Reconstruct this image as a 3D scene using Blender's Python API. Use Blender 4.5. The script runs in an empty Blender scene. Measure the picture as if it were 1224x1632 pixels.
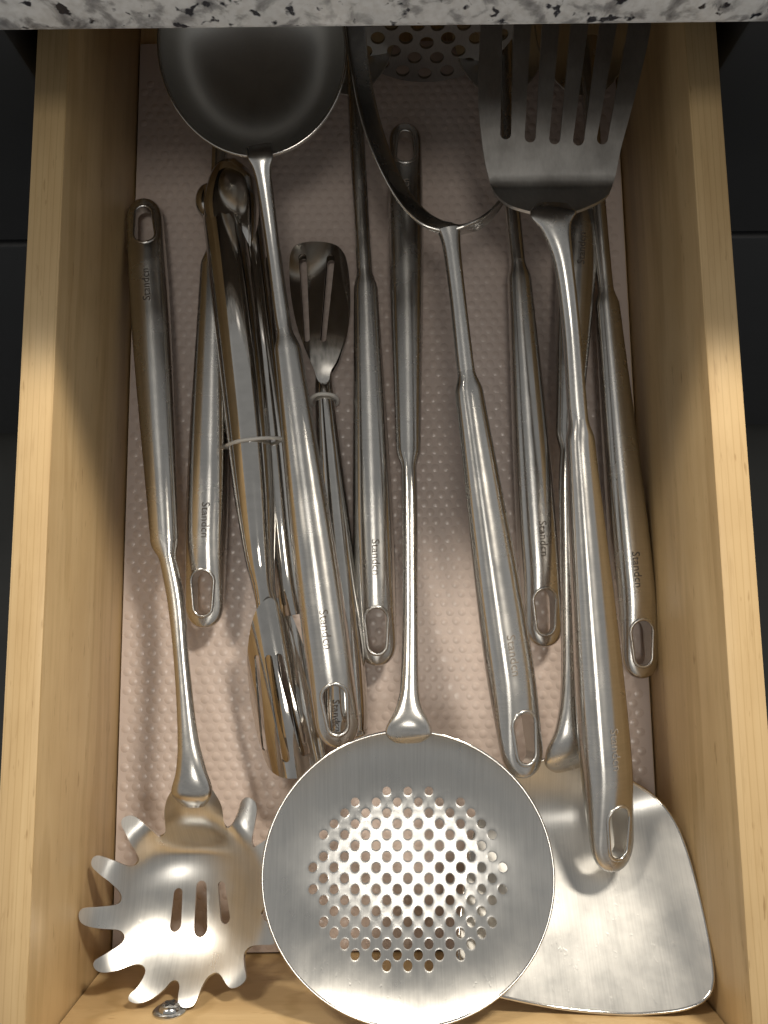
import bpy, math, random
from mathutils import Vector, Matrix
from mathutils.geometry import delaunay_2d_cdt

random.seed(4)
scene = bpy.context.scene
COL = scene.collection
PI = math.pi

# ------------------------------------------------------------------ camera, light, exposure
F_PX, CAM_H, TILT, YAW = 1200.0, 0.38, math.radians(7.2), math.radians(-0.7)
cam_data = bpy.data.cameras.new('camera')
cam_data.sensor_fit = 'VERTICAL'; cam_data.sensor_height = 36.0
cam_data.lens = 36.0 * F_PX / 1632.0
cam_data.clip_start = 0.01; cam_data.clip_end = 50
cam = bpy.data.objects.new('camera', cam_data); COL.objects.link(cam)
cam.location = (0, 0, CAM_H); cam.rotation_euler = (TILT, 0, YAW)
scene.camera = cam

world = bpy.data.worlds.new('World'); scene.world = world; world.use_nodes = True
bg = world.node_tree.nodes['Background']
bg.inputs['Strength'].default_value = 1.0
# dim room: pale walls all round, ceiling a little darker
_w = world.node_tree
_tc = _w.nodes.new('ShaderNodeTexCoord'); _sp = _w.nodes.new('ShaderNodeSeparateXYZ'); _rp = _w.nodes.new('ShaderNodeValToRGB')
_w.links.new(_tc.outputs['Generated'], _sp.inputs[0]); _w.links.new(_sp.outputs['Z'], _rp.inputs['Fac'])
_rp.color_ramp.elements[0].position = 0.0; _rp.color_ramp.elements[0].color = (0.53, 0.525, 0.51, 1)
_rp.color_ramp.elements[1].position = 0.8; _rp.color_ramp.elements[1].color = (0.262, 0.26, 0.252, 1)
_w.links.new(_rp.outputs['Color'], bg.inputs['Color'])

def area(name, loc, target, sx, sy, watts, col):
    l = bpy.data.lights.new(name, 'AREA'); l.shape = 'RECTANGLE'; l.size = sx; l.size_y = sy
    l.energy = watts; l.color = col
    o = bpy.data.objects.new(name, l); COL.objects.link(o); o.location = loc
    o.rotation_euler = (Vector(target) - Vector(loc)).to_track_quat('-Z', 'Y').to_euler()
    return o
WARM = (1.0, 0.91, 0.77)
area('under_cabinet_lamp', (0.42, 0.735, 0.75), (0, -0.03, 0.05), 0.18, 0.09, 12.5, WARM)
area('under_cabinet_lamp', (-0.48, 0.715, 0.75), (0, -0.03, 0.05), 0.20, 0.11, 5.5, WARM)
area('ceiling_lamp', (0.03, -0.28, 1.9), (0, -0.05, 0.05), 0.34, 0.34, 4.8, (1.0, 0.94, 0.84))

scene.view_settings.view_transform = 'Standard'; scene.view_settings.look = 'None'
scene.view_settings.exposure = 0; scene.view_settings.gamma = 1
scene.cycles.use_denoising = True
scene.cycles.max_bounces = 10; scene.cycles.glossy_bounces = 8
scene.cycles.caustics_reflective = True; scene.cycles.blur_glossy = 0.6
scene.cycles.sample_clamp_indirect = 4.0

# ------------------------------------------------------------------ helpers
RM = Matrix.Rotation(YAW, 3, 'Z') @ Matrix.Rotation(TILT, 3, 'X')
def P(px, py, z):
    """point of the room at height z that lies on the sight line through a place in the photograph"""
    d = RM @ Vector(((px - 612) / F_PX, -(py - 816) / F_PX, -1))
    s = (z - CAM_H) / d.z
    return Vector((d.x * s, d.y * s, z))
def PZ(px, py, zf):
    z = 0.04
    for _ in range(12):
        p = P(px, py, z); z = zf(p.x, p.y)
    return P(px, py, z)
def smooth(a, b, x):
    t = min(1, max(0, (x - a) / (b - a))); return t * t * (3 - 2 * t)
def lerp(a, b, t): return a + (b - a) * t

def thing(name, label, cat, loc, group=None):
    o = bpy.data.objects.new(name, None); COL.objects.link(o); o.location = loc
    o.empty_display_size = 0.01
    o['label'] = label; o['category'] = cat
    if group: o['group'] = group
    return o
def origin(par):
    v = Vector((0, 0, 0))
    while par is not None:
        v += par.location; par = par.parent
    return v
def make(name, verts, faces, mat, parent=None, uvs=None, smooth_sh=True, normals=None, angle=None):
    """verts in room coordinates; uvs per face corner"""
    off = origin(parent)
    me = bpy.data.meshes.new(name)
    me.from_pydata([tuple(Vector(v) - off) for v in verts], [], faces)
    if uvs:
        ul = me.uv_layers.new(name='UVMap')
        k = 0
        for fu in uvs:
            for uv in fu:
                ul.data[k].uv = uv; k += 1
    me.materials.append(mat)
    if smooth_sh:
        for p in me.polygons: p.use_smooth = True
    if angle is not None: me.set_sharp_from_angle(angle=math.radians(angle))
    if normals: me.normals_split_custom_set_from_vertices([tuple(n) for n in normals])
    o = bpy.data.objects.new(name, me); COL.objects.link(o); o.parent = parent
    return o

def box_data(x0, x1, y0, y1, z0, z1, bev=0.0):
    if bev <= 0:
        v = [(x, y, z) for x in (x0, x1) for y in (y0, y1) for z in (z0, z1)]
        f = [(0, 1, 3, 2), (4, 6, 7, 5), (0, 4, 5, 1), (2, 3, 7, 6), (0, 2, 6, 4), (1, 5, 7, 3)]
        return v, f
    import bmesh
    bm = bmesh.new()
    bmesh.ops.create_cube(bm, size=1)
    for q in bm.verts:
        q.co = Vector((lerp(x0, x1, q.co.x + .5), lerp(y0, y1, q.co.y + .5), lerp(z0, z1, q.co.z + .5)))
    bmesh.ops.bevel(bm, geom=bm.edges[:], offset=bev, segments=2, affect='EDGES', profile=0.5)
    bm.verts.index_update()
    v = [tuple(q.co) for q in bm.verts]; f = [tuple(a.index for a in p.verts) for p in bm.faces]
    bm.free()
    return v, f
def box(name, x0, x1, y0, y1, z0, z1, mat, parent=None, bev=0.0):
    v, f = box_data(x0, x1, y0, y1, z0, z1, bev)
    return make(name, v, f, mat, parent, smooth_sh=bev > 0, angle=40 if bev > 0 else None)

def crom(pts, n):
    """Catmull-Rom through tuples of floats, n steps per span"""
    out = []
    m = len(pts)
    for i in range(m - 1):
        p0 = pts[max(0, i - 1)]; p1 = pts[i]; p2 = pts[i + 1]; p3 = pts[min(m - 1, i + 2)]
        for k in range(n):
            t = k / n
            out.append(tuple(0.5 * (2 * b + (c - a) * t + (2 * a - 5 * b + 4 * c - d) * t * t + (3 * b - a - 3 * c + d) * t ** 3)
                             for a, b, c, d in zip(p0, p1, p2, p3)))
    out.append(tuple(pts[-1]))
    return out
def crom_closed(pts, n):
    m = len(pts); out = []
    for i in range(m):
        p0 = pts[i - 1]; p1 = pts[i]; p2 = pts[(i + 1) % m]; p3 = pts[(i + 2) % m]
        for k in range(n):
            t = k / n
            out.append(tuple(0.5 * (2 * b + (c - a) * t + (2 * a - 5 * b + 4 * c - d) * t * t + (3 * b - a - 3 * c + d) * t ** 3)
                             for a, b, c, d in zip(p0, p1, p2, p3)))
    return out

def frames(cs, rolls):
    out = []
    n = len(cs)
    for i in range(n):
        T = (cs[min(n - 1, i + 1)] - cs[max(0, i - 1)]).normalized()
        S = T.cross(Vector((0, 0, 1)))
        S = S.normalized() if S.length > 1e-4 else Vector((1, 0, 0))
        N = S.cross(T).normalized()
        q = Matrix.Rotation(rolls[i], 3, T)
        out.append((T, q @ S, q @ N))
    return out
def ellipse_profile(n=28, p=2.2):
    pr = []
    for k in range(n):
        a = 2 * PI * k / n - PI / 2
        c, s = math.cos(a), math.sin(a)
        pr.append((math.copysign(abs(c) ** (2 / p), c) * .5, math.copysign(abs(s) ** (2 / p), s) * .5))
    return pr
ELL = ellipse_profile()
def c_profile(a0, a1, t=0.09, n=14):
    """open channel as a closed strip: outer arc then inner arc"""
    o = [(.5 * math.cos(lerp(a0, a1, k / n)), .5 * math.sin(lerp(a0, a1, k / n))) for k in range(n + 1)]
    i = [(x * (1 - 2 * t), y * (1 - 2 * t)) for x, y in reversed(o)]
    return o + i
def loft_data(st, prof=ELL, closed=False):
    """st: list of (centre, w, h, roll)"""
    cs = [Vector(s[0]) for s in st]
    if closed:
        n = len(cs); fr = []
        for i in range(n):
            T = (cs[(i + 1) % n] - cs[i - 1]).normalized()
            S = T.cross(Vector((0, 0, 1)))
            S = S.normalized() if S.length > 1e-3 else Vector((1, 0, 0))
            fr.append((T, S, S.cross(T)))
    else:
        fr = frames(cs, [s[3] for s in st])
    V, Fc, UV = [], [], []
    m = len(prof)
    d = 0; ds = []
    for i, s in enumerate(st):
        if i: d += (cs[i] - cs[i - 1]).length
        ds.append(d)
        T, S, N = fr[i]
        for a, b in prof:
            V.append(cs[i] + S * (a * s[1]) + N * (b * s[2]))
    L = len(st)
    for i in range(L if closed else L - 1):
        i2 = (i + 1) % L
        for j in range(m):
            j2 = (j + 1) % m
            Fc.append((i * m + j, i * m + j2, i2 * m + j2, i2 * m + j))
            w = 0.06
            u0, u1 = ds[i], ds[i2] if i2 else d + .002
            UV.append(((u0, j / m * w), (u0, (j + 1) / m * w), (u1, (j + 1) / m * w), (u1, j / m * w)))
    if not closed:
        Fc.append(tuple(range(m - 1, -1, -1))); UV.append([(0, prof[k][0] * .01) for k in range(m - 1, -1, -1)])
        Fc.append(tuple((L - 1) * m + k for k in range(m))); UV.append([(d, prof[k][0] * .01) for k in range(m)])
    return V, Fc, UV
def loft(name, st, mat, parent, prof=ELL, closed=False, angle=50):
    V, Fc, UV = loft_data(st, prof, closed)
    return make(name, V, Fc, mat, parent, UV, angle=angle)
def tube_loop(pts, r, seg=8):
    return loft_data([(p, 2 * r, 2 * r, 0) for p in pts], ellipse_profile(seg, 2), True)
def merge(parts):
    V, Fc, UV = [], [], []
    for v, f, u in parts:
        o = len(V); V += list(v); Fc += [tuple(i + o for i in a) for a in f]; UV += list(u)
    return V, Fc, UV

def inside(pt, poly):
    x, y = pt; c = False; j = len(poly) - 1
    for i in range(len(poly)):
        xi, yi = poly[i]; xj, yj = poly[j]
        if (yi > y) != (yj > y) and x < (xj - xi) * (y - yi) / (yj - yi) + xi: c = not c
        j = i
    return c
def plate(name, outline, holes, sf, mat, parent, thick=0.001, step=0.0025, extra=(), rim=0.0, round_holes=None):
    """sheet of metal: outline and holes are loops of (x, y); sf(x, y) gives its top surface in room coordinates"""
    pts, edges = [], []
    for loop in [outline] + list(holes):
        o = len(pts); n = len(loop)
        pts += [Vector(p) for p in loop]; edges += [(o + i, o + (i + 1) % n) for i in range(n)]
    xs = [p[0] for p in outline]; ys = [p[1] for p in outline]
    y = min(ys); row = 0
    margin = step * 0.35
    while y < max(ys):
        x = min(xs) + (step / 2 if row % 2 else 0)
        while x < max(xs):
            if inside((x, y), outline):
                ok = True
                for h in holes:
                    hx = sum(p[0] for p in h) / len(h); hy = sum(p[1] for p in h) / len(h)
                    hr = max(abs(p[0] - hx) + abs(p[1] - hy) for p in h)
                    if abs(x - hx) < hr + step and abs(y - hy) < hr + step:
                        if inside((x, y), h) or min((p[0] - x) ** 2 + (p[1] - y) ** 2 for p in h) < margin ** 2: ok = False; break
                if ok and min((p[0] - x) ** 2 + (p[1] - y) ** 2 for p in outline) > margin ** 2: pts.append(Vector((x, y)))
            x += step
        y += step * 0.866; row += 1
    for e in extra:
        if inside(e, outline) and not any(inside(e, h) for h in holes): pts.append(Vector(e))
    cv, ce, cf, *_ = delaunay_2d_cdt(pts, edges, [], 0, 1e-7)
    tris = []
    hb = [(min(p[0] for p in h), max(p[0] for p in h), min(p[1] for p in h), max(p[1] for p in h), h) for h in holes]
    for f in cf:
        c = ((cv[f[0]].x + cv[f[1]].x + cv[f[2]].x) / 3, (cv[f[0]].y + cv[f[1]].y + cv[f[2]].y) / 3)
        if not inside(c, outline): continue
        if any(a < c[0] < b and e < c[1] < g and inside(c, h) for a, b, e, g, h in hb): continue
        a, b, c3 = (cv[k] for k in f)
        if (b - a).cross(c3 - a) < 0: f = [f[0], f[2], f[1]]
        tris.append(tuple(f))
    def nrm(x, y):
        e = 2e-4
        return (sf(x + e, y) - sf(x - e, y)).cross(sf(x, y + e) - sf(x, y - e)).normalized()
    top = [sf(q.x, q.y) for q in cv]; nt = [nrm(q.x, q.y) for q in cv]
    n = len(cv)
    V = top + [a - b * thick for a, b in zip(top, nt)]
    NN = nt + [-b for b in nt]
    Fc = list(tris) + [(a + n, c + n, b + n) for a, b, c in tris]
    UV = [tuple((cv[k].x, cv[k].y) for k in f) for f in tris] + [((cv[a].x, cv[a].y), (cv[c].x, cv[c].y), (cv[b].x, cv[b].y)) for a, b, c in tris]
    for li, loop in enumerate([outline] + list(holes)):
        m = len(loop); o = len(V)
        area2 = sum(loop[i][0] * loop[(i + 1) % m][1] - loop[(i + 1) % m][0] * loop[i][1] for i in range(m))
        ccw = area2 > 0
        for i, p in enumerate(loop):
            a = sf(*p); nn = nrm(*p)
            t = sf(*loop[(i + 1) % m]) - sf(*loop[i - 1])
            out = t.cross(nn).normalized()
            if not ccw: out = -out
            if li: out = -out
            V += [a, a - nn * thick]; NN += [out, out]
        for i in range(m):
            j = (i + 1) % m
            q = (o + 2 * i, o + 2 * i + 1, o + 2 * j + 1, o + 2 * j)
            if (ccw and li) or (not ccw and not li): q = q[::-1]
            Fc.append(q); UV.append(tuple((loop[i][0], 0.001 * k) for k in range(4)))
    ob = make(name, V, Fc, mat, parent, UV, normals=NN)
    if rim > 0:
        lp = [sf(*p) - nrm(*p) * thick * .5 for p in outline]
        v, f, u = tube_loop(lp, rim, 8)
        make('rim', v, f, M_POL, ob, u)
    return ob
def slot_loop(a, b, w0, w1=None, n=8):
    """stadium between two points (x, y) as a loop"""
    w1 = w0 if w1 is None else w1
    a = Vector(a); b = Vector(b); d = (b - a).normalized(); s = Vector((-d.y, d.x)); out = []
    for k in range(n + 1):
        t = PI * k / n
        out.append(tuple(b + s * (math.cos(t) * w1 / 2) + d * (math.sin(t) * w1 / 2)))
    for k in range(n + 1):
        t = PI * k / n
        out.append(tuple(a - s * (math.cos(t) * w0 / 2) - d * (math.sin(t) * w0 / 2)))
    return out

# ------------------------------------------------------------------ materials
def mat_new(name):
    m = bpy.data.materials.new(name); m.use_nodes = True
    nt = m.node_tree; b = nt.nodes['Principled BSDF']
    return m, nt, b
def N(nt, kind, **kw):
    n = nt.nodes.new(kind)
    for k, v in kw.items():
        if k in n.inputs: n.inputs[k].default_value = v
        else: setattr(n, k, v)
    return n
def mapping(nt, src, scale, loc=(0, 0, 0)):
    mp = N(nt, 'ShaderNodeMapping'); mp.inputs['Scale'].default_value = scale; mp.inputs['Location'].default_value = loc
    nt.links.new(src, mp.inputs['Vector']); return mp.outputs['Vector']
def ramp(nt, src, stops):
    r = N(nt, 'ShaderNodeValToRGB'); nt.links.new(src, r.inputs['Fac'])
    e = r.color_ramp.elements
    while len(e) < len(stops): e.new(0.5)
    for k, (p, c) in enumerate(stops): e[k].position = p; e[k].color = (*c, 1) if len(c) == 3 else c
    return r.outputs['Color']

def steel(name, scale, aniso, rough, bump, base=(0.62, 0.605, 0.58), rvar=0.06):
    """brushed steel; scale = noise scale in uv, brushing lines run along the axis with the small scale"""
    m, nt, b = mat_new(name)
    uv = N(nt, 'ShaderNodeUVMap', uv_map='UVMap')
    oi = N(nt, 'ShaderNodeObjectInfo')
    ad = N(nt, 'ShaderNodeVectorMath', operation='ADD')
    nt.links.new(uv.outputs['UV'], ad.inputs[0])
    nt.links.new(oi.outputs['Random'], ad.inputs[1])
    no = N(nt, 'ShaderNodeTexNoise', Scale=1.0, Detail=3.0, Roughness=0.65)
    nt.links.new(mapping(nt, ad.outputs[0], scale), no.inputs['Vector'])
    # fine wear and smudges
    sm = N(nt, 'ShaderNodeTexNoise', Scale=55.0, Detail=4.0, Roughness=0.6)
    nt.links.new(ad.outputs[0], sm.inputs['Vector'])
    mr = N(nt, 'ShaderNodeMapRange'); mr.inputs['To Min'].default_value = rough - rvar; mr.inputs['To Max'].default_value = rough + rvar
    mr.inputs['From Min'].default_value = .3; mr.inputs['From Max'].default_value = .7
    nt.links.new(sm.outputs['Fac'], mr.inputs['Value'])
    nt.links.new(mr.outputs['Result'], b.inputs['Roughness'])
    d = tuple(c * 0.88 for c in base)
    nt.links.new(ramp(nt, no.outputs['Fac'], [(0.3, d), (0.65, base)]), b.inputs['Base Color'])
    b.inputs['Metallic'].default_value = 1
    if aniso > 0:
        tg = N(nt, 'ShaderNodeTangent', direction_type='UV_MAP', uv_map='UVMap')
        nt.links.new(tg.outputs['Tangent'], b.inputs['Tangent'])
        b.inputs['Anisotropic'].default_value = aniso
    if bump > 0:
        bp = N(nt, 'ShaderNodeBump', Strength=bump, Distance=0.0002)
        sc = N(nt, 'ShaderNodeTexNoise', Scale=520.0, Detail=2.0, Roughness=0.5, Distortion=1.2)
        nt.links.new(mapping(nt, ad.outputs[0], (1.0, 0.45, 1), (5, 2, 0)), sc.inputs['Vector'])
        th = N(nt, 'ShaderNodeMapRange'); th.inputs['From Min'].default_value = .66; th.inputs['From Max'].default_value = .74
        th.inputs['To Max'].default_value = 0.8
        nt.links.new(sc.outputs['Fac'], th.inputs['Value'])
        sm2 = N(nt, 'ShaderNodeMath', operation='ADD')
        nt.links.new(no.outputs['Fac'], sm2.inputs[0]); nt.links.new(th.outputs['Result'], sm2.inputs[1])
        nt.links.new(sm2.outputs[0], bp.inputs['Height']); nt.links.new(bp.outputs['Normal'], b.inputs['Normal'])
    return m
M_HND = steel('brushed_handle_steel', (2600, 60, 1), 0.85, 0.25, 0.08)
M_ROD = steel('satin_rod_steel', (900, 300, 1), 0.4, 0.25, 0.04)
M_PLT = steel('brushed_plate_steel', (1500, 35, 1), 0.65, 0.32, 0.08, base=(0.65, 0.64, 0.615))
M_POL = steel('polished_steel', (200, 200, 1), 0.0, 0.10, 0.0, base=(0.66, 0.64, 0.61), rvar=0.03)
M_BLADE = steel('satin_blade_steel', (1500, 35, 1), 0.4, 0.36, 0.08, base=(0.68, 0.67, 0.645))
M_PERF = steel('dark_reflection_steel', (900, 300, 1), 0.0, 0.45, 0.03, base=(0.33, 0.325, 0.32))  # base darkened: the plate's dark reflection is put into its colour
M_DARKPLT = steel('satin_perforated_steel', (900, 300, 1), 0.0, 0.38, 0.03, base=(0.60, 0.59, 0.575))

def wood(name, scale):
    m, nt, b = mat_new(name)
    tc = N(nt, 'ShaderNodeTexCoord')
    v = mapping(nt, tc.outputs['Object'], scale)
    n1 = N(nt, 'ShaderNodeTexNoise', Scale=1.0, Detail=5.0, Roughness=0.6, Distortion=0.6)
    nt.links.new(v, n1.inputs['Vector'])
    base = ramp(nt, n1.outputs['Fac'], [(0.25, (0.49, 0.335, 0.165)), (0.5, (0.57, 0.405, 0.210)), (0.75, (0.63, 0.465, 0.255))])
    v2 = mapping(nt, tc.outputs['Object'], tuple(s * 8 for s in scale))
    n2 = N(nt, 'ShaderNodeTexNoise', Scale=1.0, Detail=3.0, Roughness=0.7)
    nt.links.new(v2, n2.inputs['Vector'])
    fl = ramp(nt, n2.outputs['Fac'], [(0.28, (0.78, 0.74, 0.68)), (0.45, (1, 1, 1))])
    mx = N(nt, 'ShaderNodeMix', data_type='RGBA', blend_type='MULTIPLY')
    mx.inputs[0].default_value = 0.55
    nt.links.new(base, mx.inputs[6]); nt.links.new(fl, mx.inputs[7])
    # growth rings as thin darker lines
    wv = N(nt, 'ShaderNodeTexWave', wave_type='BANDS', bands_direction='X', Scale=1.0, Distortion=5.0, Detail=2.0)
    wv.inputs['Detail Scale'].default_value = 0.5
    nt.links.new(mapping(nt, tc.outputs['Object'], tuple(s * 1.7 for s in scale)), wv.inputs['Vector'])
    ln = ramp(nt, wv.outputs['Fac'], [(0.0, (0.80, 0.76, 0.68)), (0.10, (1, 1, 1))])
    mx2 = N(nt, 'ShaderNodeMix', data_type='RGBA', blend_type='MULTIPLY'); mx2.inputs[0].default_value = 0.6
    nt.links.new(mx.outputs[2], mx2.inputs[6]); nt.links.new(ln, mx2.inputs[7])
    # short dark flecks and scuffs
    n4 = N(nt, 'ShaderNodeTexNoise', Scale=1.0, Detail=2.0, Roughness=0.6)
    nt.links.new(mapping(nt, tc.outputs['Object'], tuple(q * 6 if q > 20 else q * 14 for q in scale), (7, 3, 5)), n4.inputs['Vector'])
    fk = ramp(nt, n4.outputs['Fac'], [(0.24, (0.62, 0.55, 0.46)), (0.33, (1, 1, 1))])
    n5 = N(nt, 'ShaderNodeTexNoise', Scale=14.0, Detail=3.0, Roughness=0.6)
    nt.links.new(tc.outputs['Object'], n5.inputs['Vector'])
    sf_ = ramp(nt, n5.outputs['Fac'], [(0.30, (0.88, 0.86, 0.83)), (0.60, (1, 1, 1))])
    mx3 = N(nt, 'ShaderNodeMix', data_type='RGBA', blend_type='MULTIPLY'); mx3.inputs[0].default_value = 0.8
    nt.links.new(mx2.outputs[2], mx3.inputs[6]); nt.links.new(fk, mx3.inputs[7])
    mx4 = N(nt, 'ShaderNodeMix', data_type='RGBA', blend_type='MULTIPLY'); mx4.inputs[0].default_value = 1.0
    nt.links.new(mx3.outputs[2], mx4.inputs[6]); nt.links.new(sf_, mx4.inputs[7])
    nt.links.new(mx4.outputs[2], b.inputs['Base Color'])
    b.inputs['Roughness'].default_value = 0.42
    b.inputs['Coat Weight'].default_value = 0.15; b.inputs['Coat Roughness'].default_value = 0.35
    bp = N(nt, 'ShaderNodeBump', Strength=0.12, Distance=0.0004)
    nt.links.new(n2.outputs['Fac'], bp.inputs['Height']); nt.links.new(bp.outputs['Normal'], b.inputs['Normal'])
    return m
M_WOODY = wood('maple_along', (70, 5, 70))
M_WOODX = wood('maple_across', (5, 70, 70))

def plain(name, col, rough, metal=0.0, noise=0.0, nscale=60, spec=0.5):
    m, nt, b = mat_new(name)
    tc = N(nt, 'ShaderNodeTexCoord')
    n1 = N(nt, 'ShaderNodeTexNoise', Scale=nscale, Detail=4.0)
    nt.links.new(tc.outputs['Object'], n1.inputs['Vector'])
    a = tuple(c * (1 - noise) for c in col); c2 = tuple(min(1, c * (1 + noise)) for c in col)
    nt.links.new(ramp(nt, n1.outputs['Fac'], [(0.3, a), (0.7, c2)]), b.inputs['Base Color'])
    b.inputs['Roughness'].default_value = rough; b.inputs['Metallic'].default_value = metal
    b.inputs['Specular IOR Level'].default_value = spec
    return m
M_LINER = plain('embossed_plastic', (0.54, 0.45, 0.405), 0.45, noise=0.05, nscale=25)
M_BUMP = plain('embossed_plastic_dots', (0.54, 0.45, 0.405), 0.27, noise=0.04, nscale=25)
M_CAB = plain('dark_cabinet_paint', (0.020, 0.021, 0.023), 0.5, noise=0.06, nscale=8)
M_REFLP = plain('reflection_panel_tone', (0.20, 0.17, 0.14), 0.7, noise=0.1)  # tone chosen for how it mirrors in the steel heads
M_CABIN = plain('dark_cabinet_inside', (0.03, 0.03, 0.03), 0.7, noise=0.1)
M_FLOOR = plain('dark_floor', (0.05, 0.05, 0.046), 0.5, noise=0.15, nscale=12)
M_INK = plain('etched_mark', (0.075, 0.060, 0.048), 0.5, noise=0.1)
M_INK2 = plain('worn_etched_mark', (0.22, 0.19, 0.16), 0.45, noise=0.3, nscale=900)
M_RING = plain('white_plastic_band', (0.70, 0.68, 0.64), 0.35, noise=0.02)
M_ZINC = plain('zinc', (0.62, 0.63, 0.64), 0.18, metal=1.0, noise=0.05)

def granite():
    m, nt, b = mat_new('granite')
    tc = N(nt, 'ShaderNodeTexCoord')
    v = tc.outputs['Object']
    n1 = N(nt, 'ShaderNodeTexNoise', Scale=115.0, Detail=4.0, Roughness=0.55, Distortion=0.4)
    nt.links.new(v, n1.inputs['Vector'])
    c1 = ramp(nt, n1.outputs['Fac'], [(0.30, (0.19, 0.19, 0.195)), (0.42, (0.38, 0.38, 0.38)), (0.50, (0.66, 0.665, 0.66)), (0.75, (0.75, 0.755, 0.75))])
    n2 = N(nt, 'ShaderNodeTexNoise', Scale=185.0, Detail=2.5, Roughness=0.55, Distortion=0.2)
    nt.links.new(mapping(nt, v, (1, 1, 1), (3.1, 1.7, 9.2)), n2.inputs['Vector'])
    k = ramp(nt, n2.outputs['Fac'], [(0.34, (0, 0, 0)), (0.40, (1, 1, 1))])
    mx = N(nt, 'ShaderNodeMix', data_type='RGBA')
    nt.links.new(k, mx.inputs[0]); mx.inputs[6].default_value = (0.022, 0.024, 0.034, 1); nt.links.new(c1, mx.inputs[7])
    n3 = N(nt, 'ShaderNodeTexNoise', Scale=420.0, Detail=2.0)
    nt.links.new(v, n3.inputs['Vector'])
    g = ramp(nt, n3.outputs['Fac'], [(0.3, (0.82, 0.8, 0.78)), (0.6, (1, 1, 1))])
    mx2 = N(nt, 'ShaderNodeMix', data_type='RGBA', blend_type='MULTIPLY'); mx2.inputs[0].default_value = 0.7
    nt.links.new(mx.outputs[2], mx2.inputs[6]); nt.links.new(g, mx2.inputs[7])
    nt.links.new(mx2.outputs[2], b.inputs['Base Color'])
    b.inputs['Roughness'].default_value = 0.25
    return m
M_GRAN = granite()

# ------------------------------------------------------------------ the drawer, counter and cabinet
XI, XO, ZR = 0.1316, 0.1456, 0.086          # inner and outer half width, rim height
YF, YB = -0.1625, 0.34
CE_Y, CE_Z0, CE_Z1 = 0.196, 0.145, 0.190    # counter front edge

fl = box('floor', -2.0, 2.0, -2.0, 0.9, -0.76, -0.74, M_FLOOR); fl['kind'] = 'structure'

ct = box('countertop', -1.1, 1.1, CE_Y, 0.86, CE_Z0, CE_Z1, M_GRAN, bev=0.003)
ct['label'] = 'speckled grey granite countertop edge overhanging the open drawer'; ct['category'] = 'countertop'

cab = thing('base_cabinet', 'dark painted base cabinet fronts either side of the open drawer', 'cabinet', (0, 0.24, -0.74))
for sx in (-1, 1):
    a, b_ = (-0.80, -0.155) if sx < 0 else (0.155, 0.80)
    box('drawer_front', a, b_, 0.240, 0.260, -0.085, 0.136, M_CAB, cab, 0.002)
    box('door', a, b_, 0.240, 0.260, -0.62, -0.093, M_CAB, cab, 0.002)
    e0, e1 = (-0.172, -0.164) if sx < 0 else (0.164, 0.172)
    box('side_panel', e0, e1, 0.262, 0.84, -0.74, 0.139, M_CABIN, cab)
box('door', -0.152, 0.152, 0.240, 0.260, -0.62, -0.093, M_CAB, cab, 0.002)
box('shelf', -0.80, 0.80, 0.262, 0.84, -0.66, -0.64, M_CABIN, cab)
box('reflection_panel', -0.80, 0.80, 0.204, 0.84, 0.1395, 0.1448, M_REFLP, cab)  # unseen sheet added under the counter to darken reflections in the steel
box('toe_kick', -0.80, 0.80, 0.30, 0.315, -0.74, -0.662, M_CABIN, cab)
box('back_panel', -0.80, 0.80, 0.842, 0.855, -0.74, 0.139, M_CABIN, cab)

dr = thing('drawer', 'open maple kitchen drawer pulled out below the granite countertop', 'drawer', (0, 0.05, -0.012))
box('side_panel', -XO, -XI, YF - .014, YB, -0.012, ZR, M_WOODY, dr, 0.0009)
box('side_panel', XI, XO, YF - .014, YB, -0.012, ZR, M_WOODY, dr, 0.0009)
fp = box('front_panel', -XI + .0004, XI - .0004, YF - .0136, YF, -0.0116, ZR - .0005, M_WOODX, dr, 0.0009)
box('back_panel', -XI + .0004, XI - .0004, YB - .014, YB - .0004, -0.0116, ZR - .0005, M_WOODX, dr, 0.0009)
box('bottom_panel', -XI + .0003, XI - .0003, YF + .0003, YB - .0143, -0.009, -0.0016, M_WOODY, dr)
box('drawer_front', -0.152, 0.152, YF - .036, YF - .0142, -0.075, 0.12, M_CAB, dr, 0.002)
for sx in (-1, 1):
    x0, x1 = sorted((sx * (XO + .0005), sx * (XO + .007)))
    box('slide_rail', x0, x1, 0.06, 0.34, 0.006, 0.03, M_CABIN, dr)

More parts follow.
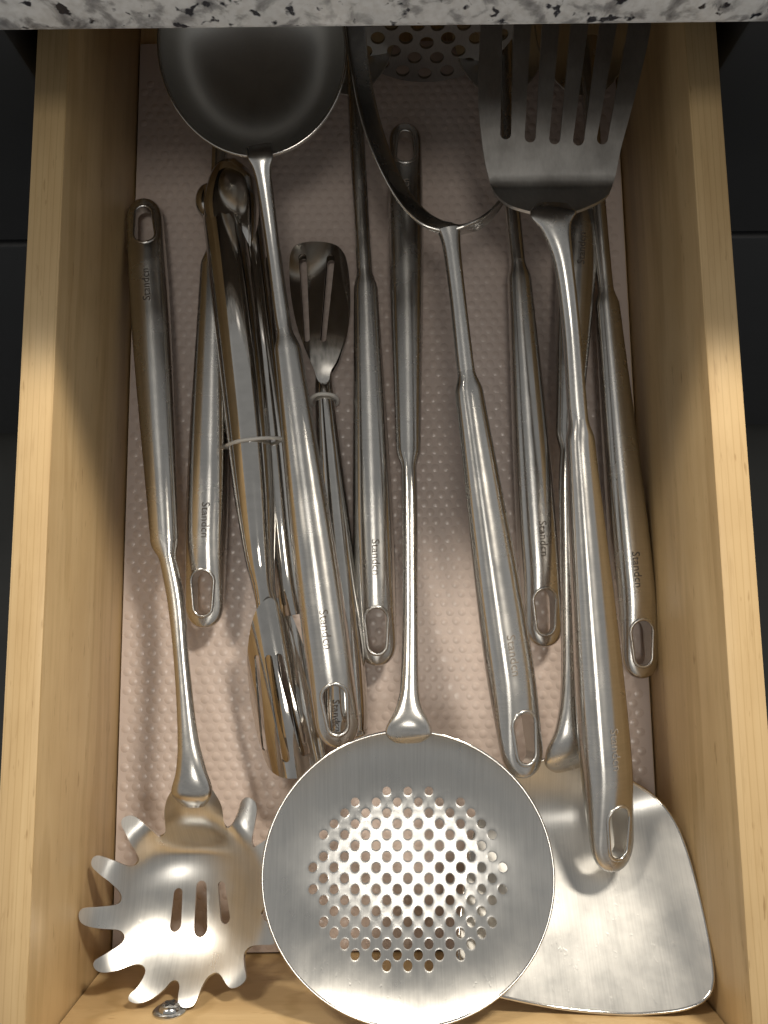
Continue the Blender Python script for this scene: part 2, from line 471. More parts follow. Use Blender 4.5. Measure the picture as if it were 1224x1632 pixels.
# screw with washer head in the inner face of the drawer front
def screw():
    lo, hi = 0.0, 0.085
    for _ in range(40):
        z = (lo + hi) / 2; p = P(271, 1604, z)
        if p.y < YF + .002: lo = z
        else: hi = z
    c = Vector((p.x, YF, z))
    V, Fc = [], []
    prof = [(0.0066, 0.0), (0.0068, 0.0007), (0.0063, 0.0011), (0.0046, 0.0013), (0.0043, 0.0022), (0.0036, 0.0029), (0.0022, 0.0033), (0.0, 0.0034)]
    n = 28
    for r, d in prof[:-1]:
        for k in range(n):
            a = 2 * PI * k / n; V.append((c.x + r * math.cos(a), c.y + d, c.z + r * math.sin(a)))
    V.append((c.x, c.y + prof[-1][1], c.z))
    L = len(prof) - 1
    for i in range(L - 1):
        for k in range(n): Fc.append((i * n + k, (i + 1) * n + k, (i + 1) * n + (k + 1) % n, i * n + (k + 1) % n))
    for k in range(n): Fc.append(((L - 1) * n + k, L * n, (L - 1) * n + (k + 1) % n))
    s = make('screw', V, Fc, M_ZINC, fp, angle=35)
    vv, ff = box_data(-.0024, .0024, 0.0012, 0.0036, -.0005, .0005)
    v2, f2 = box_data(-.0005, .0005, 0.0012, 0.00361, -.0024, .0024)
    ca, sa = math.cos(.5), math.sin(.5)
    allv = [(c.x + x * ca - z_ * sa, c.y + y, c.z + x * sa + z_ * ca) for x, y, z_ in vv + v2]
    make('recess_shade', allv, ff + [tuple(i + 8 for i in f) for f in f2], M_CABIN, s, smooth_sh=False)  # crossed dark bars stand in for the shade inside the screw's recess
screw()

# embossed liner sheet with its bumps
ln = box('drawer_liner', -XI + .001, XI - .0012, YF + .001, 0.31, -0.0015, 0.0, M_LINER)
ln['label'] = 'pinkish embossed plastic liner with raised dots on the drawer bottom'; ln['category'] = 'drawer liner'
def bumps():
    V, Fc = [], []
    dx, dy, R, H = 0.00595, 0.00458, 0.0023, 0.00031
    rings = [(1.0, 0.0), (0.82, 0.30), (0.55, 0.72), (0.25, 0.95)]
    m = 10; row = 0; y = YF + .004
    while y < 0.29:
        x = -XI + .004 + (dx / 2 if row % 2 else 0)
        while x < XI - .004:
            o = len(V); hh = H * random.uniform(.70, 1.15) * (1 if random.random() > .03 else .3)
            for r, z in rings:
                for k in range(m):
                    a = 2 * PI * k / m; V.append((x + R * r * math.cos(a), y + R * r * math.sin(a), -0.00002 + hh * z))
            V.append((x, y, hh))
            for i in range(3):
                for k in range(m): Fc.append((o + i * m + k, o + i * m + (k + 1) % m, o + (i + 1) * m + (k + 1) % m, o + (i + 1) * m + k))
            for k in range(m): Fc.append((o + 3 * m + k, o + 3 * m + (k + 1) % m, o + 4 * m))
            x += dx
        y += dy; row += 1
    b = make('bumps', V, Fc, M_BUMP, ln); b['kind'] = 'stuff'
bumps()

# ------------------------------------------------------------------ utensil handles
def boolean_cut(ob, cutter):
    md = ob.modifiers.new('cut', 'BOOLEAN'); md.operation = 'DIFFERENCE'; md.object = cutter; md.solver = 'EXACT'
    dg = bpy.context.evaluated_depsgraph_get(); dg.update()
    me = bpy.data.meshes.new_from_object(ob.evaluated_get(dg))
    ob.modifiers.clear(); old = ob.data; ob.data = me; bpy.data.meshes.remove(old)
    me.name = ob.name
    for p in me.polygons: p.use_smooth = True
    me.set_sharp_from_angle(angle=math.radians(38))
    bpy.data.objects.remove(cutter, do_unlink=True)

def text_mesh(body, size):
    cu = bpy.data.curves.new('t', 'FONT'); cu.body = body; cu.size = size; cu.resolution_u = 3
    cu.align_x = 'CENTER'; cu.align_y = 'CENTER'; cu.space_character = 1.02
    o = bpy.data.objects.new('t', cu); COL.objects.link(o)
    dg = bpy.context.evaluated_depsgraph_get(); dg.update()
    me = bpy.data.meshes.new_from_object(o.evaluated_get(dg))
    v = [tuple(q.co) for q in me.vertices]; f = [tuple(p.vertices) for p in me.polygons]
    bpy.data.objects.remove(o, do_unlink=True); bpy.data.meshes.remove(me); bpy.data.curves.remove(cu)
    return v, f
TXT = text_mesh('Standcn', 0.0054)

def utensil(name, label, cat, tip, shoulder, w, ws, rod, roll=0.0, text=0.052, toff=0.0, flat=0.80, hole=(0.0165, 0.0113, 0.0238), group='steel cooking utensils in the drawer'):
    """tip, shoulder: (px, py, z); rod: list of (px, py, z, width, height) up to the head"""
    w *= 1.09; ws *= 1.05
    A, B = P(*tip), P(*shoulder)
    L = (B - A).length; D = (B - A) / L
    root = thing(name, label, cat, (A + B) / 2 * 1.0, group)
    root.location.z = 0.0
    r_t = w * 0.62
    def prof(s):
        if s <= r_t: a = max(0.0, 1 - (1 - s / r_t) ** 2.3) ** (1 / 2.3)
        else: a = 1.0
        body = lerp(0.93, 1.0, smooth(0, 0.05, s))
        tp = lerp(1.0, ws / w, smooth(0.25 * L, 1.25 * L, s) / smooth(0.25 * L, 1.25 * L, L))
        ww = w * body * tp * max(a, 0.16)
        hh = w * flat * tp * lerp(0.42, 1.0, smooth(0.0, 0.045, s)) * max(a ** .6, 0.2)
        return ww, hh
    ss = [r_t * (k / 9) ** 1.7 for k in range(10)] + [r_t + (L - r_t) * k / 34 for k in range(1, 35)]
    st = [(A + D * s, *prof(s), roll) for s in ss]
    rw = rod[0][3] if rod else 0.0075
    rodw = [(*P(*q[:3]), q[3], q[4]) for q in rod]
    # shoulder: the tube necks down into the rod
    nd = (Vector(rodw[0][:3]) - B).normalized() if rodw else D
    for k in range(1, 6):
        t = k / 5; e = t * t * (3 - 2 * t)
        st.append((B + nd * (0.010 * t), lerp(ws, rw, e), lerp(ws * flat, rw, e), roll * (1 - t)))
    body = loft('handle', st, M_HND, root, angle=None)
    if rodw:
        q0 = B + nd * 0.0095
        pts = crom([(*q0, rw, rw)] + rodw, 7)
        loft('rod', [((p[0], p[1], p[2]), p[3], p[4], 0) for p in pts], M_ROD, root, angle=60)
    # frame at the handle end
    S = D.cross(Vector((0, 0, 1))).normalized(); S = Matrix.Rotation(roll, 3, D) @ S; NU = S.cross(D).normalized()
    def surf(s, v):
        ww, hh = prof(s); t = min(1, abs(2 * v / ww))
        return A + D * s + S * v + NU * (hh / 2 * max(0, 1 - t ** 2.2) ** (1 / 2.2))
    hs, hw, hl = hole
    lp = slot_loop((hs - (hl - hw) / 2, 0), (hs + (hl - hw) / 2, 0), hw * 0.82, hw, 8)
    # cutter
    V = [A + D * s + S * v + NU * 0.03 for s, v in lp] + [A + D * s + S * (v * .86) - NU * 0.03 for s, v in lp]
    n = len(lp)
    Fc = [tuple(range(n))[::-1], tuple(range(n, 2 * n))] + [(i, (i + 1) % n, n + (i + 1) % n, n + i) for i in range(n)]
    cut = make('cutter', V, Fc, M_HND, None, smooth_sh=False)
    import bmesh
    bm = bmesh.new(); bm.from_mesh(cut.data); bmesh.ops.recalc_face_normals(bm, faces=bm.faces[:]); bm.to_mesh(cut.data); bm.free()
    bpy.context.view_layer.update()
    boolean_cut(body, cut)
    v, f, u = tube_loop([surf(s, v_) - NU * 0.0002 for s, v_ in lp], 0.00085, 8)
    make('hole_rim', v, f, M_ROD, body, u)
    if text:
        tv, tf = TXT
        V = [surf(text - x, y + toff) + NU * 0.00012 for x, y, _ in tv]
        make('lettering', V, tf, M_INK2 if name in ('potato_masher', 'slotted_turner', 'skimmer') else M_INK, body, smooth_sh=False)
    return root

RW = 0.0078
# pasta server
u_pasta = utensil('pasta_server', 'steel pasta server with finger-like tines at the left front corner', 'pasta server',
    (229, 318, .0105), (262, 862, .021), .0180, .0125,
    [(281, 960, .028, RW, RW), (290, 1060, .036, .0068, .0068), (299, 1170, .0445, .0085, .007), (304, 1225, .0475, .0125, .0075), (306, 1262, .0470, .0175, .006), (308, 1283, .0435, .010, .003)], roll=math.radians(-6))
# under layer with heads hidden below the counter
def hidden_head(root, c, w, l):
    zf = lambda x, y: Vector((x, y, c[2] - .004 + 6 * ((x - c[0]) ** 2)))
    o = [(c[0] + w / 2 * math.cos(2 * PI * k / 40), c[1] + l / 2 * math.sin(2 * PI * k / 40)) for k in range(40)]
    plate('head', o, [], zf, M_PLT, root, step=.006)
def hh(root, px, z, w=.05, l=.075):
    p = P(px, 20, z); hidden_head(root, (p.x, 0.297, z), w, min(l, .078))
u2 = utensil('kitchen_utensil', 'steel utensil handle lying between the pasta server handle and the tongs', 'utensil',
    (325, 1001, .0105), (340, 425, .016), .0188, .0125,
    [(345, 360, .019, RW, RW), (350, 245, .024, RW, RW), (356, 100, .030, RW, RW), (360, 10, .033, .012, .005)], roll=math.radians(-3), toff=.0015)
hh(u2, 362, .034)
u6 = utensil('kitchen_utensil', 'steel utensil handle lying between the ladle handle and the skimmer handle', 'utensil',
    (602, 1061, .0105), (583, 462, .015), .0186, .0115,
    [(579, 400, .017, RW, RW), (570, 240, .022, RW, RW), (562, 90, .027, RW, RW), (556, 5, .030, .012, .005)], roll=math.radians(2), toff=.0005)
hh(u6, 553, .030)
u10 = utensil('kitchen_utensil', 'steel utensil handle lying between the masher handle and the slotted turner handle', 'utensil',
    (869, 1031, .0105), (828, 447, .014), .0186, .0115,
    [(822, 390, .015, RW, RW), (814, 300, .018, RW, RW), (805, 150, .023, RW, RW), (799, 60, .027, .012, .005)], roll=math.radians(4), toff=.0005)
hh(u10, 797, .027)
u13 = utensil('kitchen_utensil', 'steel utensil handle nearest the right wall of the drawer', 'utensil',
    (1023, 1081, .0105), (968, 490, .014), .0186, .0118,
    [(962, 430, .015, RW, RW), (954, 340, .018, RW, RW), (942, 180, .023, RW, RW), (934, 60, .027, .012, .005)], roll=math.radians(6), toff=-.001)
hh(u13, 930, .027)
# skimmer
SK_Z = lambda x, y: .0535 - (y + .06) * .10     # plane through its rim
u9 = utensil('skimmer', 'round perforated steel skimmer with a dish full of holes', 'skimmer',
    (645, 198, .0105), (651, 716, .020), .0168, .0115,
    [(653, 800, .0255, .0074, .0074), (654, 960, .039, .0068, .0068), (653, 1080, .0515, .0076, .007), (652, 1125, .0565, .0105, .0065), (652, 1152, .0590, .017, .0055), (651, 1170, .0585, .019, .0035), (651, 1182, .0565, .012, .0020)], roll=0, text=.045, hole=(.0155, .0104, .0220))
# wok turner (handle end at the back)
u11 = utensil('wok_turner', 'broad solid steel wok turner blade in the right front corner', 'wok turner',
    (926, 262, .0105), (906, 690, .017), .0190, .0118,
    [(904, 780, .022, RW, RW), (906, 950, .031, .007, .007), (907, 1090, .0385, .0072, .0068), (905, 1160, .0415, .0105, .006), (905, 1193, .0400, .019, .0050), (906, 1212, .0370, .021, .0032), (907, 1225, .0335, .013, .002)], roll=math.radians(-4))
# ladle on top
u4 = utensil('ladle', 'deep steel ladle with its round bowl under the counter edge', 'ladle',
    (543, 1191, .040), (459, 560, .047), .0190, .0118,
    [(449, 500, .0485, .0072, .0072), (436, 400, .053, .0066, .0066), (424, 310, .060, .0072, .0064), (418, 272, .0645, .0080, .005), (415, 250, .0670, .0115, .0035), (412, 232, .0665, .012, .0020)], roll=math.radians(6), toff=.0)
# masher
u7 = utensil('potato_masher', 'steel potato masher with a forked strap holding its perforated plate', 'masher',
    (838, 1239, .0500), (748, 628, .056), .0195, .0122,
    [(740, 570, .0575, .0078, .0078), (729, 470, .0605, .0072, .0072), (720, 395, .063, .0080, .0075), (716, 366, .064, .0105, .0080)], roll=math.radians(20), toff=-.002)
# slotted turner
u12 = utensil('slotted_turner', 'steel turner with five long slots at the back right', 'slotted turner',
    (979, 1388, .0470), (925, 706, .0575), .0208, .0125,
    [(919, 640, .0605, .0085, .0080), (910, 520, .0660, .0078, .0075), (898, 420, .0730, .0085, .0070), (887, 365, .0765, .0125, .0055), (882, 340, .0765, .020, .0035), (880, 325, .0745, .014, .002)], roll=math.radians(22), toff=-.0015)

# ------------------------------------------------------------------ heads
def px_loop(pts, zf): return [tuple(PZ(a, b, zf)[:2]) for a, b in pts]

# skimmer dish
def skimmer_head():
    SC = (650, 1401)
    def rimz(x, y): return .0590 - (y + .062) * .115
    pt, pb, pl, pr = PZ(650, 1166, rimz), PZ(650, 1638, rimz), PZ(419, 1398, rimz), PZ(882, 1398, rimz)
    c = Vector(((pl.x + pr.x) / 2, (pt.y + pb.y) / 2)); R = (pr.x - pl.x) / 2; EY = (pt.y - pb.y) / 2 / R
    def zbase(x, y):
        r = min(1.1, math.hypot(x - c.x, (y - c.y) / EY) / R)
        d = .0125 * (1 - r ** 3.0)
        return rimz(x, y) - d
    out = []
    for k in range(120):
        a = 2 * PI * k / 120
        out.append((c.x + R * math.cos(a), c.y + R * EY * math.sin(a)))
    holes, extra, cent = [], [], []
    rh = .00182
    for j in range(-9, 10):
        for i in range(-6, 7):
            dx = i * 33.6 + (16.8 if j % 2 else 0); dy = j * 17.4
            if math.hypot(dx, dy * .99) > 153.0: continue
            p = PZ(SC[0] + dx, SC[1] - 1 + dy, zbase); cent.append((p.x, p.y))
    for x, y in cent:
        holes.append([(x + rh * math.cos(2 * PI * k / 16), y + rh * math.sin(2 * PI * k / 16)) for k in range(16)])
        for q in (1.13, 1.30):
            extra += [(x + rh * q * math.cos(2 * PI * (k + q) / 16), y + rh * q * math.sin(2 * PI * (k + q) / 16)) for k in range(16)]
    grid = {}
    for x, y in cent: grid.setdefault((int(x // .006), int(y // .006)), []).append((x, y))
    def sf(x, y):
        z = zbase(x, y); gx, gy = int(x // .006), int(y // .006)
        for a in (-1, 0, 1):
            for b in (-1, 0, 1):
                for hx, hy in grid.get((gx + a, gy + b), ()):
                    d = math.hypot(x - hx, y - hy) / rh
                    if d < 1.32: z -= .00010 * ((1.32 - d) / .32) ** 2 if d > 1 else .00010
        return Vector((x, y, z))
    plate('dish', out, holes, sf, M_PLT, u9, thick=.0009, step=.0022, extra=extra, rim=.0006)
skimmer_head()

# pasta server head
def pasta_head():
    c0 = P(307, 1420, .024)
    nk = P(306, 1262, .044); Rb = .033
    tab = [0.0]; ds = .0002                       # pressed bowl: round bottom, then a flatter flange with the tines
    for k in range(400):
        q = k * ds
        tab.append(tab[-1] + ds * lerp(q / math.sqrt(.042 ** 2 - min(q, .036) ** 2), .16, smooth(.0255, .0400, q)))
    def zf(x, y):
        q = math.hypot(x - c0.x, y - c0.y) / ds; k = min(398, int(q))
        z = .0235 + lerp(tab[k], tab[k + 1], q - k) + (c0.y - y) * .30
        # the neck leaves the bowl level
        t = smooth(c0.y + Rb * .45, c0.y + Rb * 1.45, y) * (1 - smooth(.004, .024, abs(x - nk.x)))
        z = lerp(z, .0440, t)
        return z
    pts = [(283, 1247), (275, 1258), (266, 1274), (262, 1292), (263, 1312), (263, 1328), (254, 1334), (243, 1325), (221, 1305), (206, 1300), (195, 1305), (194, 1316), (203, 1334), (220, 1364), (219, 1376), (207, 1381),
           (185, 1373), (160, 1364), (148, 1367), (146, 1380), (156, 1391), (174, 1405), (191, 1422), (193, 1435), (184, 1442), (160, 1445), (134, 1447), (126, 1455), (127, 1467), (136, 1475),
           (160, 1480), (188, 1482), (198, 1491), (194, 1503), (172, 1518), (152, 1530), (149, 1540), (156, 1548), (168, 1550), (188, 1546), (215, 1537), (229, 1540), (231, 1552),
           (219, 1573), (206, 1586), (206, 1595), (217, 1599), (230, 1597), (246, 1589), (262, 1576), (273, 1564), (282, 1563), (286, 1572), (284, 1588), (285, 1601), (296, 1606), (308, 1602), (315, 1590),
           (321, 1574), (331, 1557), (344, 1550), (353, 1556), (361, 1569), (369, 1575), (382, 1571), (392, 1559), (389, 1538), (389, 1520), (398, 1509), (415, 1506),
           (434, 1505), (444, 1496), (444, 1480), (434, 1472), (421, 1466), (416, 1455), (424, 1444), (440, 1438), (446, 1426), (440, 1414), (424, 1408), (416, 1398), (418, 1386), (432, 1374), (440, 1358), (436, 1344), (426, 1338), (412, 1346), (404, 1350), (401, 1340), (405, 1318),
           (409, 1292), (406, 1278), (395, 1271), (386, 1277), (379, 1298), (370, 1315), (362, 1320), (357, 1311), (354, 1288), (347, 1272), (337, 1256), (329, 1246), (307, 1240)]
    lp = px_loop(pts, zf)
    lp = crom_closed(lp, 4)
    slots = []
    for a, b, w in (((284, 1423), (280, 1474), 15.5), ((321, 1413), (320, 1479), 20), ((353, 1412), (359, 1462), 15)):
        slots.append(slot_loop(tuple(PZ(*a, zf)[:2]), tuple(PZ(*b, zf)[:2]), w * .0003 * .8, w * .0003))
    plate('head', lp, slots, lambda x, y: Vector((x, y, zf(x, y))), M_PLT, u_pasta, thick=.0012, step=.0024)
pasta_head()

# wok turner blade
def wok_head():
    a0 = P(905, 1200, .044); c0 = P(932, 1440, .036)
    ax = Vector((c0.x - a0.x, c0.y - a0.y)).normalized(); sx = Vector((-ax.y, ax.x))
    def zf(x, y):
        d = Vector((x - a0.x, y - a0.y)); t = d.dot(ax); v = d.dot(sx)
        z = .0200 + math.sqrt((.54 * (t - .029)) ** 2 + .007 ** 2)
        return z + 3.2 * v * v * smooth(-.005, .05, t)
    pts = [(906, 1197), (880, 1207), (845, 1222), (805, 1246), (775, 1282), (755, 1335), (742, 1410), (733, 1490), (733, 1535), (741, 1562), (765, 1577), (815, 1591), (900, 1607), (990, 1615), (1060, 1612), (1104, 1603), (1127, 1588), (1136, 1566), (1135, 1535),
           (1126, 1480), (1111, 1415), (1095, 1358), (1076, 1312), (1050, 1277), (1012, 1250), (960, 1222), (930, 1206)]
    lp = crom_closed(px_loop(pts, zf), 5)
    plate('blade', lp, [], lambda x, y: Vector((x, y, zf(x, y))), M_BLADE, u11, thick=.0013, step=.0032, rim=.0008)
wok_head()

# slotted turner blade
def slotted_head():
    y0 = P(880, 292, .064).y
    def zf(x, y): 
        d = y0 - y
        return .0610 + .0165 * smooth(-.004, .030, d) + .25 * max(0, d - .002) * .5 + .18 * max(0, -d)
    def z2(x, y): return min(zf(x, y), .0800)
    pts = [(882, 343), (850, 338), (815, 328), (795, 314), (782, 293), (773, 258), (766, 205), (762, 140), (765, 60), (770, -30), (774, -80), (800, -92), (900, -96), (1010, -92), (1042, -80), (1043, -20),
           (1036, 50), (1022, 115), (1005, 180), (990, 235), (978, 290), (965, 314), (935, 330), (905, 340)]
    lp = crom_closed(px_loop(pts, z2), 4)
    sl = []
    for (a, b) in (((806, 213), (812, -45)), ((845, 218), (860, -45)), ((884, 221), (909, -45)), ((922, 223), (958, -45)), ((960, 221), (1008, -45))):
        sl.append(slot_loop(tuple(PZ(*b, z2)[:2]), tuple(PZ(*a, z2)[:2]), .0050, .0050))
    plate('blade', lp, sl, lambda x, y: Vector((x, y, z2(x, y))), M_DARKPLT, u12, thick=.0012, step=.0030)
slotted_head()

# ladle bowl: a turned bowl tipped slightly towards the handle
def ladle_bowl():
    c = P(402, 76, .078); R = 160 * (CAM_H - .078) / F_PX; dep = .030
    tilt = Matrix.Rotation(math.radians(17), 3, 'X')
    V, Fc, UV = [], [], []
    n = 72
    prof = []
    for k in range(22):
        t = k / 21; prof.append((R * math.sin(t * PI / 2) ** .9 if t else 0, -dep * (math.cos(t * PI / 2) ** 1.0)))
    prof.append((R * 1.02, .0004))
    th = .0011
    inner = prof; outer = [(r + th * .7, z - th) for r, z in reversed(prof)]; outer[-1] = (0.0001, -dep - th)
    full = [(max(r, 1e-5), z) for r, z in inner + outer]
    for r, z in full:
        for k in range(n):
            a = 2 * PI * k / n; V.append(c + tilt @ Vector((r * math.cos(a), r * 1.08 * math.sin(a), z)))
    for i in range(len(full) - 1):
        for k in range(n):
            k2 = (k + 1) % n
            Fc.append((i * n + k, i * n + k2, (i + 1) * n + k2, (i + 1) * n + k)[::-1])
            UV.append(((k / n * .2, i * .002), (k / n * .2, i * .002), ((k + 1) / n * .2, i * .002 + .002), ((k + 1) / n * .2, i * .002)))
    b = make('bowl', V, Fc, M_BOWL, u4, UV, angle=60)
    lp = [c + tilt @ Vector((R * 1.025 * math.cos(2 * PI * k / 90), R * 1.025 * 1.08 * math.sin(2 * PI * k / 90), .0)) for k in range(90)]
    v, f, u = tube_loop(lp, .0005, 8); make('rim', v, f, M_POL, b, u)
M_BOWL = steel('satin_bowl_steel', (30, 30, 1), 0.0, 0.33, 0.0, base=(0.62, 0.61, 0.585), rvar=0.005)
ladle_bowl()

# masher strap and plate
def masher_head():
    left = [(718, 366, .064, .0050, .0060, 0), (700, 361, .0645, .0060, .0030, 8), (672, 345, .065, .0085, .0016, 22), (640, 308, .066, .0100, .0014, 32), (610, 248, .0675, .0112, .0014, 36), (588, 180, .069, .0112, .0014, 36), (574, 110, .071, .0108, .0014, 36), (566, 40, .072, .0108, .0014, 30), (562, -40, .074, .0108, .0014, 20)]
    right = [(716, 366, .064, .0050, .0060, 0), (735, 366, .0640, .0022, .0070, 0), (764, 356, .0635, .0016, .0100, 0), (788, 336, .057, .0015, .0100, 0), (808, 305, .049, .0015, .0090, 0), (820, 250, .044, .0015, .0090, 0), (824, 170, .042, .0015, .0090, 0), (822, 80, .042, .0015, .0090, 0), (815, -20, .044, .0015, .0090, 0)]
    flat_prof = ellipse_profile(20, 5)
    for pts in (left, right):
        st = crom([(*P(*q[:3]), q[3], q[4], q[5]) for q in pts], 6)
        loft('strap_arm', [((s[0], s[1], s[2]), s[3], s[4], math.radians(s[5])) for s in st], M_ROD, u7, prof=flat_prof, angle=40)
    # round plate across the end, upright, its holes in rings
    c = P(676, 131, .010)
    ex = Vector((1, -.012, 0)).normalized(); ey = Vector((0, .12, .99)).normalized()
    R = .043
    def sf(x, y): return c + ex * x + ey * y
    out = [(R * 1.06 * math.cos(2 * PI * k / 72), R + R * math.sin(2 * PI * k / 72)) for k in range(72)]
    holes = []
    for ring_r, n in ((.0372, 21), (.0278, 16), (.0184, 11), (.0092, 6)):
        for k in range(n):
            a = 2 * PI * (k + .5 * (n % 2)) / n - PI / 2 + (PI / n if n % 2 == 0 else -PI / n)
            x, y = ring_r * 1.06 * math.cos(a), R + ring_r * math.sin(a)
            holes.append([(x + .0036 * math.cos(2 * PI * q / 18), y + .0036 * math.sin(2 * PI * q / 18)) for q in range(18)])
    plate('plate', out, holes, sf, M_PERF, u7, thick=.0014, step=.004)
masher_head()

# ------------------------------------------------------------------ tongs
M_TONG = steel('mirror_tong_steel', (150, 150, 1), 0.0, 0.085, 0.0, base=(0.63, 0.61, 0.58), rvar=0.025)
def arm(root, pts, prof, name='arm'):
    st = crom([(*P(*q[:3]), q[3], q[4], q[5]) for q in pts], 8)
    return loft(name, [((s[0], s[1], s[2]), s[3], s[4], math.radians(s[5])) for s in st], M_TONG, root, prof=prof, angle=45)
def ring(root, pts, r=.0009):
    lp = crom_closed([tuple(P(*q)) for q in pts], 5)
    V, Fc, UV = loft_data([(Vector(p), .0016, .0026, 0) for p in lp], ellipse_profile(10, 3), True)
    return make('band', V, Fc, M_RING, root, UV)

def tongs_front():
    root = thing('tongs', 'polished steel tongs with slotted ends beneath the ladle handle, hinge at the back', 'tongs', P(420, 750, 0), 'polished tongs')
    root.location.z = 0
    CL = c_profile(math.radians(-78), math.radians(250))     # opens downwards
    CR = c_profile(math.radians(-55), math.radians(235))
    # left arm, running from the hinge to the neck of its slotted end
    arm(root, [(352, 300, .022, .0190, .017, 0), (358, 345, .021, .0215, .022, 0), (371, 440, .020, .0235, .026, -12), (387, 580, .020, .0235, .026, -16), (399, 700, .020, .0225, .026, -16), (408, 800, .020, .0200, .022, -12), (415, 890, .022, .0145, .014, 0), (421, 940, .0215, .0105, .0085, 0), (428, 975, .0205, .011, .004, 0)], CL)
    arm(root, [(392, 300, .015, .0130, .015, 0), (400, 360, .016, .0145, .016, 0), (413, 470, .016, .0145, .017, 0), (427, 600, .016, .0150, .018, 0), (440, 720, .016, .0150, .018, 0), (450, 830, .015, .0140, .016, 0), (459, 920, .014, .0125, .011, 0), (466, 980, .013, .012, .005, 0)], CR)
    # hinge: the sheet bent round at the back, wider than the arms, with a lug on the left
    st = crom([(*P(383, 262, .0225), .0060, .006), (*P(380, 266, .0225), .0130, .010), (*P(374, 280, .0225), .0210, .0165), (*P(370, 305, .0225), .0255, .0205), (*P(369, 335, .0220), .0275, .0205), (*P(372, 370, .0210), .0250, .0185), (*P(377, 405, .0190), .0200, .015)], 8)
    loft('hinge', [((s[0], s[1], s[2]), s[3], s[4], math.radians(-14)) for s in st], M_TONG, root, prof=ellipse_profile(32, 2.6), angle=45)
    st = crom([(*P(345, 300, .020), .006, .008), (*P(336, 312, .020), .012, .014), (*P(333, 330, .020), .0125, .015), (*P(340, 350, .020), .008, .010)], 7)
    loft('lug', [((s[0], s[1], s[2]), s[3], s[4], 0) for s in st], M_TONG, root, prof=ellipse_profile(24, 2.6), angle=45)
    # slotted ends
    def zA(x, y):
        q = P(440, 1040, .026); d = Vector((x - q.x, y - q.y)); a = (P(468, 1235, .02) - P(415, 950, .02)).xy.normalized(); s = Vector((-a.y, a.x))
        v = d.dot(s); t = d.dot(a)
        return .0265 - 42 * (v + .001) ** 2 - .0030 * smooth(.02, .06, t) + .0 * t
    pts = [(424, 955), (407, 975), (397, 1015), (394, 1060), (399, 1115), (411, 1175), (426, 1220), (444, 1237), (468, 1241), (492, 1236), (505, 1220), (507, 1190), (501, 1135), (486, 1075), (466, 1015), (448, 972), (436, 955)]
    lp = crom_closed(px_loop(pts, zA), 4)
    sl = []
    for a, b, w in (((409, 1048), (421, 1192), 8), ((428, 1050), (455, 1208), 12), ((444, 1048), (486, 1198), 12)):
        sl.append(slot_loop(tuple(PZ(*a, zA)[:2]), tuple(PZ(*b, zA)[:2]), w * .0003, w * .00034))
    plate('slotted_end', lp, sl, lambda x, y: Vector((x, y, zA(x, y))), M_TONG, root, thick=.0009, step=.003)
    def zB(x, y): return zA(x - .0028, y + .001) - .0115
    pts2 = [(a + 6 + (6 if a > 440 else 0), b - 2) for a, b in pts]
    lp2 = crom_closed(px_loop(pts2, zB), 4)
    sl2 = []
    for a, b in (((447, 1046), (470, 1190)), ((466, 1046), (488, 1180))):
        sl2.append(slot_loop(tuple(PZ(*a, zB)[:2]), tuple(PZ(*b, zB)[:2]), .0024))
    plate('slotted_end', lp2, sl2, lambda x, y: Vector((x, y, zB(x, y))), M_TONG, root, thick=.0009, step=.003)
    ring(root, [(363, 712, .014), (367, 708, .026), (380, 703, .0325), (400, 700, .0335), (425, 698, .0325), (447, 699, .028), (455, 703, .016), (450, 708, .006), (420, 712, .003), (380, 714, .004)])
    return root
tongs_front()

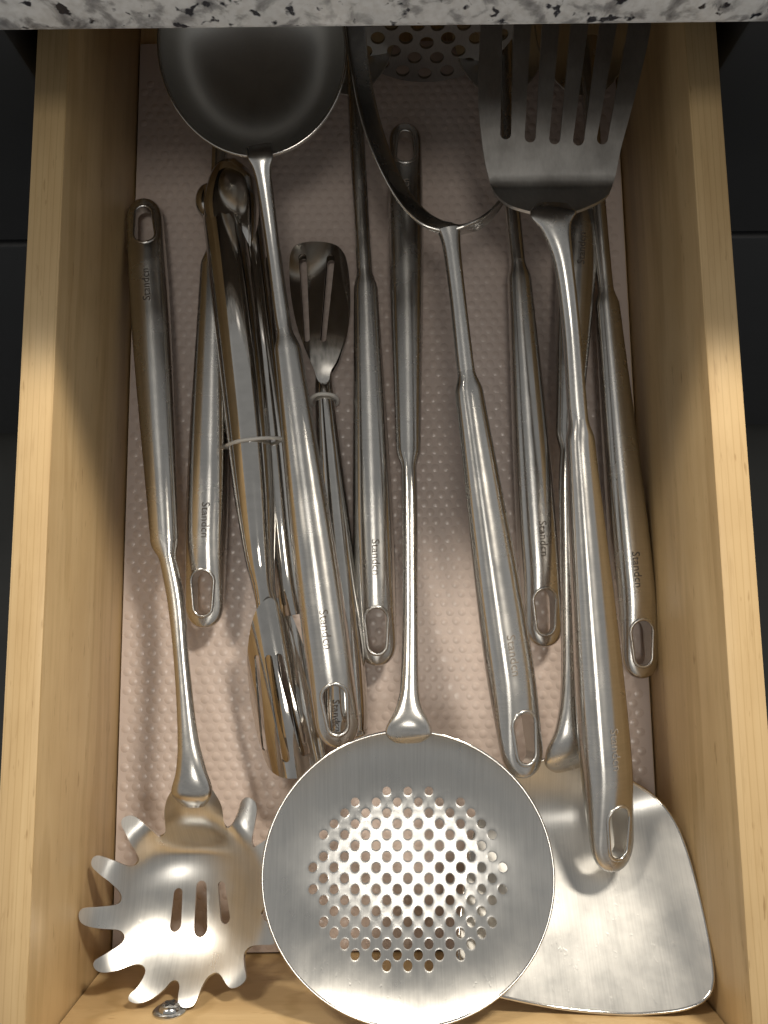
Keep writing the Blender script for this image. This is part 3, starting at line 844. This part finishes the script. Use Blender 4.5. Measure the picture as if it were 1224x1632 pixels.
def tongs_back():
    root = thing('tongs', 'small dark polished tongs with its slotted paddle end at the back, beside the ladle handle', 'tongs', P(530, 800, 0), 'polished tongs')
    root.location.z = 0
    CU = c_profile(math.radians(-60), math.radians(240))
    arm(root, [(516, 590, .0120, .0080, .005, 0), (517, 630, .0125, .0095, .010, 0), (524, 720, .013, .0120, .014, 0), (534, 840, .0135, .0150, .016, 0), (543, 960, .0135, .0180, .017, 0), (549, 1060, .0135, .0200, .017, 0), (552, 1130, .0135, .0205, .016, 0), (553, 1163, .0130, .0195, .0145, 0)], CU)
    st = crom([(*P(553, 1160, .0128), .0200, .0150), (*P(553, 1168, .0125), .0195, .0146), (*P(554, 1174, .012), .0150, .011)], 5)
    loft('hinge', [((s[0], s[1], s[2]), s[3], s[4], 0) for s in st], M_TONG, root, prof=ellipse_profile(24, 3), angle=45)
    def zA(x, y):
        q = P(510, 480, .014)
        v = x - q.x; t = q.y - y
        return .0150 - 6 * v * v + .07 * (t - .01)
    pts = [(508, 608), (499, 585), (486, 556), (472, 515), (463, 465), (461, 420), (466, 397), (481, 387), (510, 385), (536, 391), (549, 407), (555, 445), (556, 490), (550, 535), (538, 572), (527, 592), (523, 608)]
    lp = crom_closed(px_loop(pts, zA), 4)
    sl = []
    for a, b in (((482, 410), (489, 540)), ((527, 412), (515, 540))):
        sl.append(slot_loop(tuple(PZ(*a, zA)[:2]), tuple(PZ(*b, zA)[:2]), .0042, .0030))
    plate('slotted_end', lp, sl, lambda x, y: Vector((x, y, zA(x, y))), M_TONG, root, thick=.0009, step=.003)
    def zB(x, y): return zA(x, y) - .006
    lp2 = crom_closed(px_loop([(a + 2, b + 3) for a, b in pts], zB), 4)
    plate('slotted_end', lp2, sl, lambda x, y: Vector((x, y, zB(x, y))), M_TONG, root, thick=.0009, step=.004)
    ring(root, [(497, 640, .008), (498, 634, .015), (506, 629, .0185), (518, 628, .0190), (530, 630, .0170), (537, 637, .010), (535, 645, .004), (516, 648, .002), (502, 647, .003)])
    # etched mark near the hinge
    tv, tf = TXT
    c = P(534, 1143, .0222)
    V = [c + Vector((y * .9, -x * .9, 0)) for x, y, _ in tv]
    V = [Vector((v.x, v.y, .0137 + .5 * .0163 * math.sqrt(max(0, 1 - min(1, ((v.x - P(552, 1140, .0135).x) / .0102)) ** 2)) + .0003)) for v in V]
    make('lettering', V, tf, M_INK, root, smooth_sh=False)
tongs_back()
